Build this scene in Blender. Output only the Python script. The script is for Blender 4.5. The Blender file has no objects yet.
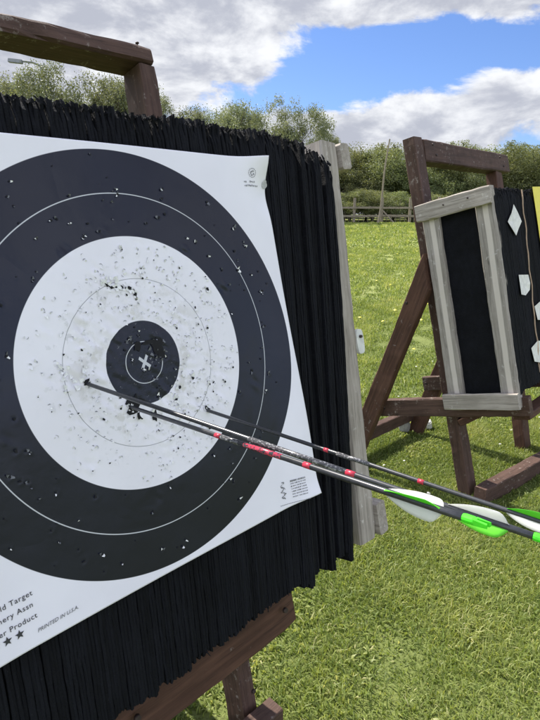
import bpy, bmesh, math, random
import numpy as np
from mathutils import Vector, Matrix, Quaternion

random.seed(7); RNG = np.random.default_rng(11)
scene = bpy.context.scene
col = scene.collection
R = math.radians
CAM_H = 1.35

# ------------------------------------------------------------------ helpers
def tag(o, label=None, cat=None, group=None, kind=None):
    if label: o['label'] = label
    if cat: o['category'] = cat
    if group: o['group'] = group
    if kind: o['kind'] = kind
    return o

def empty(name, M):
    o = bpy.data.objects.new(name, None); col.objects.link(o)
    o.empty_display_size = 0.1
    o.matrix_world = M
    return o

LOCAL = {}
def link(name, me, mat=None, parent=None, M=None):
    """One mesh object; M is given in the frame of the thing it belongs to."""
    o = bpy.data.objects.new(name, me); col.objects.link(o)
    if mat is not None:
        for m in (mat if isinstance(mat, (list, tuple)) else [mat]):
            me.materials.append(m)
    M = M or Matrix.Identity(4)
    if parent is not None:
        o.parent = parent
        base = LOCAL.get(parent.name)
        o.matrix_local = (base.inverted() @ M) if base is not None else M
        LOCAL[o.name] = M
    else:
        o.matrix_world = M
    return o

def mesh_from(verts, faces, smooth=False, mi=None):
    me = bpy.data.meshes.new('mesh')
    me.from_pydata([tuple(map(float, v)) for v in verts], [], faces)
    if smooth: me.polygons.foreach_set('use_smooth', [True]*len(me.polygons))
    if mi is not None: me.polygons.foreach_set('material_index', mi)
    me.update()
    return me

def mesh_arrays(verts, loops, starts, totals, attr=None, smooth=False):
    me = bpy.data.meshes.new('mesh')
    me.vertices.add(len(verts)); me.vertices.foreach_set('co', verts.astype(np.float32).ravel())
    me.loops.add(len(loops)); me.loops.foreach_set('vertex_index', loops.astype(np.int32))
    me.polygons.add(len(starts)); me.polygons.foreach_set('loop_start', starts.astype(np.int32))
    me.polygons.foreach_set('loop_total', totals.astype(np.int32))
    if smooth: me.polygons.foreach_set('use_smooth', np.ones(len(starts), dtype=bool))
    if attr is not None:
        a = me.attributes.new('rnd', 'FLOAT', 'POINT'); a.data.foreach_set('value', attr.astype(np.float32))
    me.update(calc_edges=True); me.validate()
    return me

def axes(p0, p1, hint):
    x = (p1-p0).normalized(); z = (hint - x*hint.dot(x)).normalized(); y = z.cross(x)
    M = Matrix.Identity(4)
    for i in range(3): M[i][0] = x[i]; M[i][1] = y[i]; M[i][2] = z[i]; M[i][3] = (p0[i]+p1[i])/2
    return M

def beam(name, p0, p1, w, h, mat, parent, hint=(0,0,1), ch=0.004, rough=0.0012, seed=None, cut0=0.0):
    """Sawn timber: chamfered, slightly uneven along its length."""
    rough *= .38; rr = random.Random(seed if seed is not None else hash((round(p0[0],3), round(p1[2],3), name)) & 0xffff)
    p0, p1 = Vector(p0), Vector(p1); L = (p1-p0).length
    M = axes(p0, p1, Vector(hint))
    n = max(8, int(L/0.035))
    prof = [(-w/2+ch,-h/2),(w/2-ch,-h/2),(w/2,-h/2+ch),(w/2,h/2-ch),(w/2-ch,h/2),(-w/2+ch,h/2),(-w/2,h/2-ch),(-w/2,-h/2+ch)]
    ph = [[rr.uniform(0,6.28) for _ in range(4)] for _ in prof]
    V = []; F = []
    for i in range(n+1):
        t = i/n; x = -L/2 + L*t
        if i == 0 or i == n: x += 0
        for k,(a,b) in enumerate(prof):
            q = ph[k]; s = rough*(math.sin(x*9+q[0])+0.6*math.sin(x*31+q[1])+0.5*math.sin(x*83+q[2])) + rr.uniform(-1,1)*rough*0.35
            if rr.random() < 0.04: s -= rough*2.2          # knocked edges
            g = 1.0 + s/max(min(w,h)/2, .01)
            e = (0.93 if i in (0,n) else 1.0)
            xx = x + (rr.uniform(-1,1)*rough*1.5 if i in (0,n) else 0) + cut0*b*max(0,1-t/.25)
            V.append((xx, a*g*(1-(1-e)*0.6), b*g*(1-(1-e)*0.6)))
    for i in range(n):
        for k in range(8):
            a = i*8+k; b = i*8+(k+1)%8
            F.append((a, a+8, b+8, b))
    # flat ends a little inside
    F.append(tuple(range(8))); F.append(tuple(n*8+k for k in reversed(range(8))))
    me = mesh_from(V, F)
    bm = bmesh.new(); bm.from_mesh(me); bmesh.ops.recalc_face_normals(bm, faces=bm.faces); bm.to_mesh(me); bm.free()
    return link(name, me, mat, parent, M)

def tube_mesh(x0, x1, r0, r1=None, n=14, segs=1, cap=True):
    r1 = r0 if r1 is None else r1
    V=[];F=[]
    for i in range(segs+1):
        t=i/segs; x=x0+(x1-x0)*t; r=r0+(r1-r0)*t
        for k in range(n):
            a=2*math.pi*k/n; V.append((x,r*math.cos(a),r*math.sin(a)))
    for i in range(segs):
        for k in range(n):
            a=i*n+k;b=i*n+(k+1)%n; F.append((a,b,b+n,a+n))
    if cap: F.append(tuple(reversed(range(n)))); F.append(tuple(segs*n+k for k in range(n)))
    me=mesh_from(V,F)
    for p in me.polygons:
        p.use_smooth = len(p.vertices)==4
    return me

def limb(V, F, p0, p1, r0, r1, n=6):
    p0,p1=Vector(p0),Vector(p1); d=(p1-p0).normalized()
    a=d.orthogonal().normalized(); b=d.cross(a); s=len(V)
    for p,r in ((p0,r0),(p1,r1)):
        for k in range(n):
            t=2*math.pi*k/n; V.append(tuple(p+a*(r*math.cos(t))+b*(r*math.sin(t))))
    for k in range(n): F.append((s+k,s+(k+1)%n,s+n+(k+1)%n,s+n+k))
    F.append(tuple(s+n+k for k in range(n)))

# ------------------------------------------------------------------ materials
class NT:
    def __init__(s, nt): s.t = nt
    def n(s, typ, **kw):
        nd = s.t.nodes.new(typ)
        for k,v in kw.items():
            if k == 'ins':
                for a,b in v.items(): s.set(nd, a, b)
            else: setattr(nd,k,v)
        return nd
    def set(s, nd, a, b):
        i = nd.inputs[a]
        if hasattr(b,'is_output') or isinstance(b, bpy.types.NodeSocket): s.t.links.new(b, i)
        else: i.default_value = b
    def m(s, op, a, b=0.0, c=0.0, clamp=False):
        nd = s.t.nodes.new('ShaderNodeMath'); nd.operation = op; nd.use_clamp = clamp
        for i,v in enumerate((a,b,c)): s.set(nd, i, v)
        return nd.outputs[0]
    def vm(s, op, a, b=(0,0,0)):
        nd = s.t.nodes.new('ShaderNodeVectorMath'); nd.operation = op
        s.set(nd,0,a); s.set(nd,1,b)
        return nd.outputs[1] if op in ('LENGTH','DOT_PRODUCT','DISTANCE') else nd.outputs[0]
    def noise(s, vec, scale, detail=4, rough=.55, dist=0.0):
        nd = s.n('ShaderNodeTexNoise'); s.set(nd,'Vector',vec); s.set(nd,'Scale',scale); s.set(nd,'Detail',detail); s.set(nd,'Roughness',rough); s.set(nd,'Distortion',dist)
        return nd.outputs['Fac']
    def ramp(s, fac, stops):
        nd = s.n('ShaderNodeValToRGB'); s.set(nd,0,fac)
        e = nd.color_ramp.elements
        while len(e) < len(stops): e.new(.5)
        for i,(p,c) in enumerate(stops):
            e[i].position = p; e[i].color = (c,c,c,1) if isinstance(c,(int,float)) else tuple(c)+(1,)
        return nd.outputs[0]
    def sstep(s, v, a, b):
        nd = s.n('ShaderNodeMapRange', interpolation_type='SMOOTHSTEP'); s.set(nd,0,v); s.set(nd,1,a); s.set(nd,2,b)
        return nd.outputs[0]
    def mix(s, f, a, b, typ='MIX'):
        nd = s.n('ShaderNodeMix', data_type='RGBA', blend_type=typ)
        s.set(nd,0,f)
        s.set(nd,6,a if not isinstance(a,tuple) else a+(1,)); s.set(nd,7,b if not isinstance(b,tuple) else b+(1,))
        return nd.outputs[2]

def new_mat(name):
    m = bpy.data.materials.new(name); m.use_nodes = True
    t = NT(m.node_tree); b = m.node_tree.nodes['Principled BSDF']
    return m, t, b

def bump(t, b, h, strength=.4, dist=.002):
    nd = t.n('ShaderNodeBump'); t.set(nd,'Strength',strength); t.set(nd,'Distance',dist); t.set(nd,'Height',h)
    t.set(b,'Normal',nd.outputs[0])

def objcoord(t, jitter=True):
    tc = t.n('ShaderNodeTexCoord').outputs['Object']
    if jitter:
        r = t.n('ShaderNodeObjectInfo').outputs['Random']
        off = t.n('ShaderNodeCombineXYZ'); t.set(off,0,t.m('MULTIPLY',r,37.0)); t.set(off,1,t.m('MULTIPLY',r,11.0)); t.set(off,2,t.m('MULTIPLY',r,5.0))
        tc = t.vm('ADD', tc, off.outputs[0])
    return tc

def wood(name, dark, light, fleck, fleck_amt, stripe=False, rough=.75, bumpd=.0015):
    m,t,b = new_mat(name)
    c = objcoord(t)
    g = t.vm('MULTIPLY', c, (1.6, 30.0, 30.0))
    grain = t.noise(g, 2.6, 6, .65, .6)
    fine = t.noise(t.vm('MULTIPLY', c, (4.0, 140.0, 140.0)), 2.0, 3, .6)
    big = t.noise(c, 7.0, 4, .6)
    f = t.m('ADD', t.m('MULTIPLY', grain, .65), t.m('MULTIPLY', big, .35))
    cc = t.mix(t.sstep(f,.34,.66), dark, light)
    cc = t.mix(t.m('MULTIPLY', t.sstep(fine,.56,.68), .55), cc, tuple(x*.45 for x in dark))
    if stripe:   # pale band running along the plank
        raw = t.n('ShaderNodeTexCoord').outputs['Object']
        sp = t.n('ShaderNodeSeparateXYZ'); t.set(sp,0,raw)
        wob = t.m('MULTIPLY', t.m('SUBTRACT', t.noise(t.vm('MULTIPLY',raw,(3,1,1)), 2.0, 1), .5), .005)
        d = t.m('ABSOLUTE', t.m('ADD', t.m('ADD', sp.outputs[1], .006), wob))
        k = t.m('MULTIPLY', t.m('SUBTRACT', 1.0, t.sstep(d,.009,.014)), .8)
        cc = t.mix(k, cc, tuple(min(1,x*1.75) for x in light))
    wear = t.noise(c, 46.0, 5, .7)
    wb = t.noise(c, 5.0, 2, .5)
    cc = t.mix(t.m('MULTIPLY', t.sstep(t.m('ADD', wear, t.m('MULTIPLY', wb, .25)), .78-.09*fleck_amt, .84), .8), cc, fleck)
    # knots
    vo = t.n('ShaderNodeTexVoronoi'); t.set(vo,'Vector',t.vm('MULTIPLY', c, (1.0,2.6,2.6))); t.set(vo,'Scale',4.5)
    cc = t.mix(t.m('MULTIPLY', t.m('SUBTRACT',1.0,t.sstep(vo.outputs['Distance'],.03,.075)), .75), cc, tuple(x*.4 for x in dark))
    t.set(b,'Base Color',cc); t.set(b,'Roughness',rough); t.set(b,'Specular IOR Level',.35)
    bump(t,b,t.m('ADD', t.m('MULTIPLY',grain,.7), t.m('MULTIPLY',fine,.5)), .6, bumpd)
    return m

M_BROWN = wood('stained_wood', (.048,.021,.0125), (.104,.050,.031), (.22,.18,.16), .25)
M_BROWN_WORN = wood('worn_stained_wood', (.047,.025,.0175), (.100,.057,.042), (.26,.22,.19), .75)
M_GREY = wood('weathered_grey_wood', (.24,.21,.175), (.42,.375,.325), (.55,.51,.46), .7, rough=.85, bumpd=.002)
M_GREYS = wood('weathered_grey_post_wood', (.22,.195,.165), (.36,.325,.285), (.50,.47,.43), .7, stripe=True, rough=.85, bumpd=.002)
M_FENCE = wood('fence_wood', (.16,.13,.095), (.27,.23,.175), (.36,.34,.3), .8)

def foam_mat():
    m,t,b = new_mat('black_foam')
    tc = t.n('ShaderNodeTexCoord').outputs['Object']
    a = t.n('ShaderNodeAttribute', attribute_name='rnd').outputs['Fac']
    st = t.noise(t.vm('MULTIPLY', tc, (330.0, 26.0, 60.0)), 1.0, 4, .65)
    big = t.noise(tc, 9.0, 5, .6)
    fine = t.noise(tc, 260.0, 4, .65)
    v = t.m('ADD', t.m('MULTIPLY', st, .45), t.m('ADD', t.m('MULTIPLY', a, .25), t.m('MULTIPLY', big, .35)))
    c = t.mix(t.sstep(v,.35,.75), (.0018,.002,.0032), (.0075,.0083,.012))
    speck = t.noise(t.vm('MULTIPLY', tc, (260.0,110.0,110.0)), 1.0, 5, .75)
    c = t.mix(t.m('MULTIPLY', t.sstep(t.m('ADD',speck,t.m('MULTIPLY',big,.25)), .80, .88), .5), c, (.10,.10,.105))
    t.set(b,'Base Color',c); t.set(b,'Roughness',.8); t.set(b,'Specular IOR Level',.18)
    bump(t,b,t.m('ADD', fine, t.m('MULTIPLY',st,1.2)), .8, .0025)
    return m
M_FOAM = foam_mat()

def simple(name, c, rough=.5, metal=0, var=.15, spec=.5, trans=None, scale=30):
    m,t,b = new_mat(name)
    tc = t.n('ShaderNodeTexCoord').outputs['Object']
    n = t.noise(tc, scale, 5, .6)
    cc = t.mix(t.sstep(n,.3,.7), tuple(x*(1-var) for x in c), tuple(min(1,x*(1+var)) for x in c))
    t.set(b,'Base Color',cc); t.set(b,'Roughness',rough); t.set(b,'Metallic',metal); t.set(b,'Specular IOR Level',spec)
    if trans:
        tr = t.n('ShaderNodeBsdfTranslucent'); t.set(tr,0,cc)
        mx = t.n('ShaderNodeMixShader'); t.set(mx,0,trans); t.set(mx,1,b.outputs[0]); t.set(mx,2,tr.outputs[0])
        t.set(m.node_tree.nodes['Material Output'],0,mx.outputs[0])
    return m
M_CARBON = simple('carbon_shaft', (.03,.031,.035), .32, 0, .25, .6, scale=200)
M_RED = simple('red_wrap', (.46,.03,.06), .4, 0, .12)
def print_wrap(name, c, base, thr, sc):
    m,t,b = new_mat(name)
    tc = t.n('ShaderNodeTexCoord').outputs['Object']
    n = t.noise(t.vm('MULTIPLY',tc,(sc,sc*1.2,sc*1.2)), 1.0, 2, .5)
    t.set(b,'Base Color',t.mix(t.sstep(n,thr,thr+.05),base,c)); t.set(b,'Roughness',.3)
    return m
M_LETTER = print_wrap('red_lettering',(.50,.04,.08),(.04,.04,.045),.47,330)
M_SILVER = print_wrap('silver_label',(.24,.24,.25),(.055,.055,.06),.54,420)
M_VANE_W = simple('white_vane', (.88,.88,.86), .4, 0, .03, trans=.6)
M_VANE_G = simple('green_vane', (.16,.70,.04), .4, 0, .06, trans=.35)
M_NOCK = simple('green_nock', (.10,.80,.04), .3, 0, .05, trans=.3)
M_STEEL = simple('zinc_steel', (.55,.55,.53), .45, .6, .2)
M_RUST = simple('dark_bolt', (.05,.035,.03), .6, .4, .3)
M_WHITEPLATE = simple('pale_plate', (.60,.60,.56), .5, 0, .15)
M_SCRAP = simple('scrap_paper', (.68,.67,.62), .6, 0, .12, scale=60)
M_TAN = simple('tan_cord', (.42,.30,.20), .7, 0, .2)
M_YELLOW = simple('yellow_paper', (.80,.68,.07), .5, 0, .06)
M_STONE = simple('pale_stone', (.30,.29,.26), .8, 0, .3, scale=25)
M_LAMP = simple('lamp_grey', (.20,.21,.21), .5, .3, .1)
M_HOLE = simple('hole_dark', (.006,.006,.008), .9, 0, .3)
M_TORN = simple('torn_paper', (.74,.74,.73), .7, 0, .1, scale=300)
M_DENT_SHADE = simple('grey_dent_shade', (.36,.36,.38), .8, 0, .4, scale=300)  # grey of the shading in paper dents, put into the colour
M_TORN_INK = simple('torn_inked_paper', (.12,.125,.14), .6, 0, .5, scale=300)
M_INK = simple('printing_ink', (.03,.03,.035), .5, 0, .1)
M_GREYINK = simple('pale_printing_ink', (.16,.16,.17), .5, 0, .1)
M_POLE = simple('bleached_pole', (.48,.44,.34), .7, 0, .2, scale=8)

def paper_mat():
    m,t,b = new_mat('target_print')
    uv = t.n('ShaderNodeUVMap').outputs[0]
    sp = t.n('ShaderNodeSeparateXYZ'); t.set(sp,0,uv)
    x = t.m('SUBTRACT', sp.outputs[0], .5); y = t.m('SUBTRACT', sp.outputs[1], .5)      # metres
    r = t.m('SQRT', t.m('ADD', t.m('MULTIPLY',x,x), t.m('MULTIPLY',y,y)))
    e = .0005
    black = t.m('ADD', t.m('SUBTRACT',1.0,t.sstep(r,.065-e,.065+e)),
                t.m('MULTIPLY', t.sstep(r,.195-e,.195+e), t.m('SUBTRACT',1.0,t.sstep(r,.325-e,.325+e))))
    def line(rad,w): return t.m('SUBTRACT',1.0,t.sstep(t.m('ABSOLUTE',t.m('SUBTRACT',r,rad)), w*.5, w*.5+.0004))
    wl = t.m('MAXIMUM', line(.26,.0011), line(.0325,.0009))
    # the X in the middle, turned a little
    ca,sa = math.cos(R(8)), math.sin(R(8))
    xr = t.m('ADD', t.m('MULTIPLY',x,ca), t.m('MULTIPLY',y,sa)); yr = t.m('SUBTRACT', t.m('MULTIPLY',y,ca), t.m('MULTIPLY',x,sa))
    xr = t.m('MULTIPLY', xr, 1.25)
    d1 = t.m('ABSOLUTE', t.m('SUBTRACT',xr,yr)); d2 = t.m('ABSOLUTE', t.m('ADD',xr,yr))
    def arm(a,l): return t.m('MULTIPLY', t.m('SUBTRACT',1.0,t.sstep(a,.0034,.0042)), t.m('SUBTRACT',1.0,t.sstep(l,.0185,.0192)))
    X = t.m('MAXIMUM', arm(d1,d2), arm(d2,d1))
    wl = t.m('MAXIMUM', wl, X)
    uvm = t.n('ShaderNodeCombineXYZ'); t.set(uvm,0,x); t.set(uvm,1,y); c3 = uvm.outputs[0]
    soft = t.noise(c3, 6.0, 4, .5)
    white = t.mix(t.sstep(soft,.3,.7), (.765,.745,.80), (.81,.792,.845))
    # worn, browned fibre where most arrows have struck
    blot = t.noise(c3, 22.0, 5, .65)
    zone = t.m('MULTIPLY', t.sstep(r,.06,.075), t.m('SUBTRACT',1.0,t.sstep(r,.09,.15)))
    white = t.mix(t.m('MULTIPLY', t.m('MULTIPLY', zone, t.sstep(blot,.5,.6)), .55), white, (.52,.50,.46))
    chips = t.noise(c3, 75.0, 4, .6)
    hit = t.m('MULTIPLY', t.m('SUBTRACT',1.0,t.sstep(r,.12,.19)), t.sstep(chips,.60,.66))
    white = t.mix(t.m('MULTIPLY',hit,.5), white, (.50,.50,.51))
    grl = t.m('MULTIPLY', line(.13,.0007), .75)
    white = t.mix(grl, white, (.22,.22,.24))
    scr = t.noise(t.vm('MULTIPLY',c3,(1,1,1)), 110.0, 4, .7)
    inkc = t.mix(t.sstep(soft,.3,.7), (.0075,.0085,.0185), (.0105,.0120,.0245))
    inkc = t.mix(t.m('MULTIPLY', t.m('MULTIPLY', t.m('SUBTRACT',1.0,t.sstep(r,.058,.066)), t.sstep(scr,.63,.68)), .55), inkc, (.30,.30,.32))
    inkc = t.mix(t.m('MULTIPLY',wl,.85), inkc, (.62,.63,.66))
    t.set(b,'Base Color', t.mix(black, white, inkc))
    t.set(b,'Roughness', t.m('ADD', .24, t.m('MULTIPLY', t.m('SUBTRACT',1.0,black), .26)))
    t.set(b,'Specular IOR Level', .34)
    wr = t.m('ADD', t.noise(c3, 30.0, 5, .6), t.m('MULTIPLY', t.m('ABSOLUTE', t.m('SUBTRACT', t.noise(c3, 7.0, 2, .5, .8), .5)), 5.0))
    bump(t,b,t.m('ADD',t.m('MULTIPLY',wr,.6),t.m('MULTIPLY',chips,t.m('SUBTRACT',1.0,t.sstep(r,.12,.2)))), .35, .0018)
    return m
M_PAPER = paper_mat()

def leaf_mat(name, stops, trans=.4, rough=.5):
    m,t,b = new_mat(name)
    a = t.n('ShaderNodeAttribute', attribute_name='rnd').outputs['Fac']
    oi = t.n('ShaderNodeObjectInfo').outputs['Random']
    c = t.ramp(a, stops)
    hs = t.n('ShaderNodeHueSaturation'); t.set(hs,'Color',c)
    t.set(hs,'Hue', t.m('ADD',.485,t.m('MULTIPLY',oi,.03))); t.set(hs,'Value', t.m('ADD',.82,t.m('MULTIPLY',oi,.36)))
    c = hs.outputs[0]
    t.set(b,'Base Color',c); t.set(b,'Roughness',rough); t.set(b,'Specular IOR Level',.3)
    tr = t.n('ShaderNodeBsdfTranslucent'); t.set(tr,0,t.mix(1.0,c,(1.25,1.2,.6),'MULTIPLY'))
    mx = t.n('ShaderNodeMixShader'); t.set(mx,0,trans); t.set(mx,1,b.outputs[0]); t.set(mx,2,tr.outputs[0])
    t.set(m.node_tree.nodes['Material Output'],0,mx.outputs[0])
    return m
M_GRASS = leaf_mat('grass_blades', [(0,(.09,.125,.030)),(.35,(.178,.232,.058)),(.7,(.295,.330,.105)),(.9,(.40,.42,.16)),(1,(.50,.47,.26))], .45, .45)
M_LEAF = leaf_mat('pale_leaves', [(0,(.10,.12,.07)),(.5,(.175,.195,.118)),(1,(.24,.26,.17))], .35)
M_LEAFD = leaf_mat('hedge_leaves', [(0,(.105,.125,.055)),(.5,(.19,.215,.10)),(1,(.27,.29,.15))], .35)
M_BARK = simple('bark', (.09,.075,.06), .9, 0, .3, scale=6)

def ground_mat():
    m,t,b = new_mat('turf')
    p = t.n('ShaderNodeNewGeometry').outputs['Position']
    n1 = t.noise(p, .6, 5, .6); n2 = t.noise(p, 22.0, 6, .7); n3 = t.noise(t.vm('MULTIPLY',p,(.25,1.3,1)), 1.2, 5, .65)
    f = t.m('ADD', t.m('MULTIPLY',n1,.25), t.m('ADD', t.m('MULTIPLY',n2,.4), t.m('MULTIPLY',n3,.35)))
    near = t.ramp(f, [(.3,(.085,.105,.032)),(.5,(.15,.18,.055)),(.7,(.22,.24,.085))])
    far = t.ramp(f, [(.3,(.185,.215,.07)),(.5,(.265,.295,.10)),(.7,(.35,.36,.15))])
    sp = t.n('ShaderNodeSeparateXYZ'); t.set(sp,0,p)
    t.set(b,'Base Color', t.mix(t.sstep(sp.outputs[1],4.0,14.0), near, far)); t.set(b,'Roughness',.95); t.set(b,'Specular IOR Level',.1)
    bump(t,b,n2,.8,.03)
    return m
M_TURF = ground_mat()

# ------------------------------------------------------------------ ground
def H(x, y):
    y = np.asarray(y, float)
    t = np.clip((y-4.5)/25.5, 0, 1); a = .95*(t*t*(3-2*t)*.35 + t*.65)
    return a + np.clip((y-30)/40,0,1)*.5 + .0*x

def axis_vals(lo, hi, core0, core1, step, grow=1.35):
    v = list(np.arange(core0, core1+1e-6, step)); s = step; a = core1
    while a < hi: s *= grow; a += s; v.append(a)
    s = step; a = core0
    while a > lo: s *= grow; a -= s; v.insert(0, a)
    return np.array(v)
gx = axis_vals(-600,600,-14,22,.5); gy = axis_vals(-600,600,-2,40,.5)
GX,GY = np.meshgrid(gx,gy); GZ = H(GX,GY) + .006*np.sin(GX*2.3+1)*np.sin(GY*1.9)
nx,ny = len(gx),len(gy)
idx = np.arange(nx*ny).reshape(ny,nx)
q = np.stack([idx[:-1,:-1],idx[:-1,1:],idx[1:,1:],idx[1:,:-1]],-1).reshape(-1,4)
gme = mesh_arrays(np.stack([GX.ravel(),GY.ravel(),GZ.ravel()],1), q.ravel(), np.arange(len(q))*4, np.full(len(q),4), smooth=True)
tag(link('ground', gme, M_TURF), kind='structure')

def blades(pts, h, w, lean, rnd, broad=None):
    n=len(pts); az=RNG.uniform(0,2*np.pi,n); la=RNG.uniform(0,2*np.pi,n)
    side=np.stack([np.cos(az),np.sin(az),np.zeros(n)],1)*(w/2)[:,None]
    ld=np.stack([np.cos(la),np.sin(la),np.zeros(n)],1)
    up=np.array([0,0,1.0])
    mid=pts+up*(h*.6)[:,None]+ld*(h*lean*.35)[:,None]
    tip=pts+up*(h*(1-.33*np.minimum(lean,1.5)**2))[:,None]+ld*(h*lean)[:,None]
    V=np.empty((n,5,3)); V[:,0]=pts-side; V[:,1]=pts+side; V[:,2]=mid-side*.8; V[:,3]=mid+side*.8; V[:,4]=tip
    b=(np.arange(n)*5)[:,None]
    L=(b+np.array([0,1,3,2,2,3,4])[None]).ravel()
    S=(np.arange(n)*7)[:,None]+np.array([0,4])[None]
    T=np.tile([4,3],n)
    return V.reshape(-1,3),L,S.ravel(),T,np.repeat(rnd,5)

def vnoise(x,y,seed,s):
    r=np.random.default_rng(seed); z=np.zeros_like(x)
    for k in range(9):
        a=r.uniform(0,6.28); f=s*r.uniform(.6,1.9); z+=np.sin((x*np.cos(a)+y*np.sin(a))*f+r.uniform(0,6.28))
    return z/9**.5

def field(n, xf, y0, y1, hm, wm, seed, keep=None):
    y=np.sqrt(RNG.uniform(y0*y0,y1*y1,n)); x=RNG.uniform(-1,1,n)
    lo,hi=xf(y); x=lo+(hi-lo)*(x+1)/2
    c=vnoise(x,y,seed,14.0); c2=vnoise(x,y,seed+1,3.2)
    h=hm*np.exp(RNG.normal(0,.25,n))*(1+.42*c+.26*c2); h=np.clip(h,.22*hm,1.75*hm)
    rnd=np.clip(.40+.13*c+.15*c2+RNG.normal(0,.18,n),0,1)
    straw=RNG.random(n)<.028; rnd[straw]=RNG.uniform(.88,1,straw.sum())
    p=np.stack([x,y,H(x,y)-.004],1)
    lean=np.clip(np.abs(RNG.normal(.72,.36,n)),.1,1.3)
    return blades(p,h,wm*RNG.uniform(.6,1.4,n),lean,rnd)

def joinf(parts):
    Vs,Ls,Ss,Ts,As=[],[],[],[],[]; vo=lo=0
    for V,L,S,T,A in parts:
        Vs.append(V);Ls.append(L+vo);Ss.append(S+lo);Ts.append(T);As.append(A); vo+=len(V);lo+=len(L)
    return mesh_arrays(np.concatenate(Vs),np.concatenate(Ls),np.concatenate(Ss),np.concatenate(Ts),np.concatenate(As))
grass=joinf([
    field(210000,lambda y:(-.75+0*y,1.15+.35*y),.55,3.4,.027,.0036,3),
    field(70000,lambda y:(-.75+0*y,1.15+.35*y),.55,3.4,.018,.0075,4),       # clover and broad leaves low down
    field(150000,lambda y:(-.25*y-.4,.62*y+.6),3.4,8.0,.042,.0065,3),
    field(150000,lambda y:(-.2*y-1,.66*y+1),8.0,16.0,.052,.012,3),
    field(120000,lambda y:(-.12*y-2,.64*y+1),16.0,30.0,.07,.024,3),
    field(40000,lambda y:(-3.5+0*y,-.75+0*y),.3,6.0,.035,.006,3),
    field(30000,lambda y:(-3+0*y,3.5+0*y),.02,.6,.035,.005,3),
])
tag(link('grass', grass, M_GRASS), 'short tufted yellow green lawn grass covering the whole field', 'grass', kind='stuff')

# small white daisies and yellow dandelions dotted in the turf
def flowers(name, spots, mat, r, label):
    V=[];F=[]
    for x,y in spots:
        z=float(H(x,y))+random.uniform(.035,.055); s=len(V); k=7; ax=random.uniform(-.3,.3); ay=random.uniform(-.3,.3)
        V.append((x,y,z+r*.5))
        for i in range(k):
            a=6.283*i/k; rr=r*random.uniform(.75,1.1); dx,dy=rr*math.cos(a),rr*math.sin(a); V.append((x+dx,y+dy,z+dx*ax+dy*ay))
        for i in range(k): F.append((s,s+1+i,s+1+(i+1)%k))
    tag(link(name,mesh_from(V,F),mat), label, 'flowers', kind='stuff')
fs=[(random.uniform(.5,2.4),random.uniform(2.0,5.2)) for _ in range(24)]
flowers('daisies',fs,M_VANE_W,.0085,'tiny white daisies scattered in the grass around the far stand')
fs=[(random.uniform(.12,.3)*y,y) for y in [random.uniform(5,16) for _ in range(34)]]
flowers('dandelions',fs,M_YELLOW,.022,'small yellow dandelions dotted in the grass beyond the stands')

# ------------------------------------------------------------------ butt and stand frames
class Frame:
    """local x = along the butt, y = backwards, z = up; the face leans back by `lean`."""
    def __init__(s, O, ang, lean):
        s.M = Matrix.Translation((O[0],O[1],0)) @ Matrix.Rotation(R(ang),4,'Z'); s.th = R(lean)
    def P(s,u,sv,T): return Vector((u, math.sin(s.th)*sv+T*math.cos(s.th), math.cos(s.th)*sv-T*math.sin(s.th)))
    @property
    def N(s): return Vector((0,-math.cos(s.th),math.sin(s.th)))
    @property
    def V(s): return Vector((0,math.sin(s.th),math.cos(s.th)))
    def plane(s,u,sv,T):     # matrix: x along, y up the face, z out of the face
        M=Matrix.Identity(4); o=s.P(u,sv,T); X=Vector((1,0,0))
        for i in range(3): M[i][0]=X[i];M[i][1]=s.V[i];M[i][2]=s.N[i];M[i][3]=o[i]
        return M
F1 = Frame((-.016,.638),45.9,13.1)
F2 = Frame((1.150,2.054),46.4,13.9)

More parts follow.
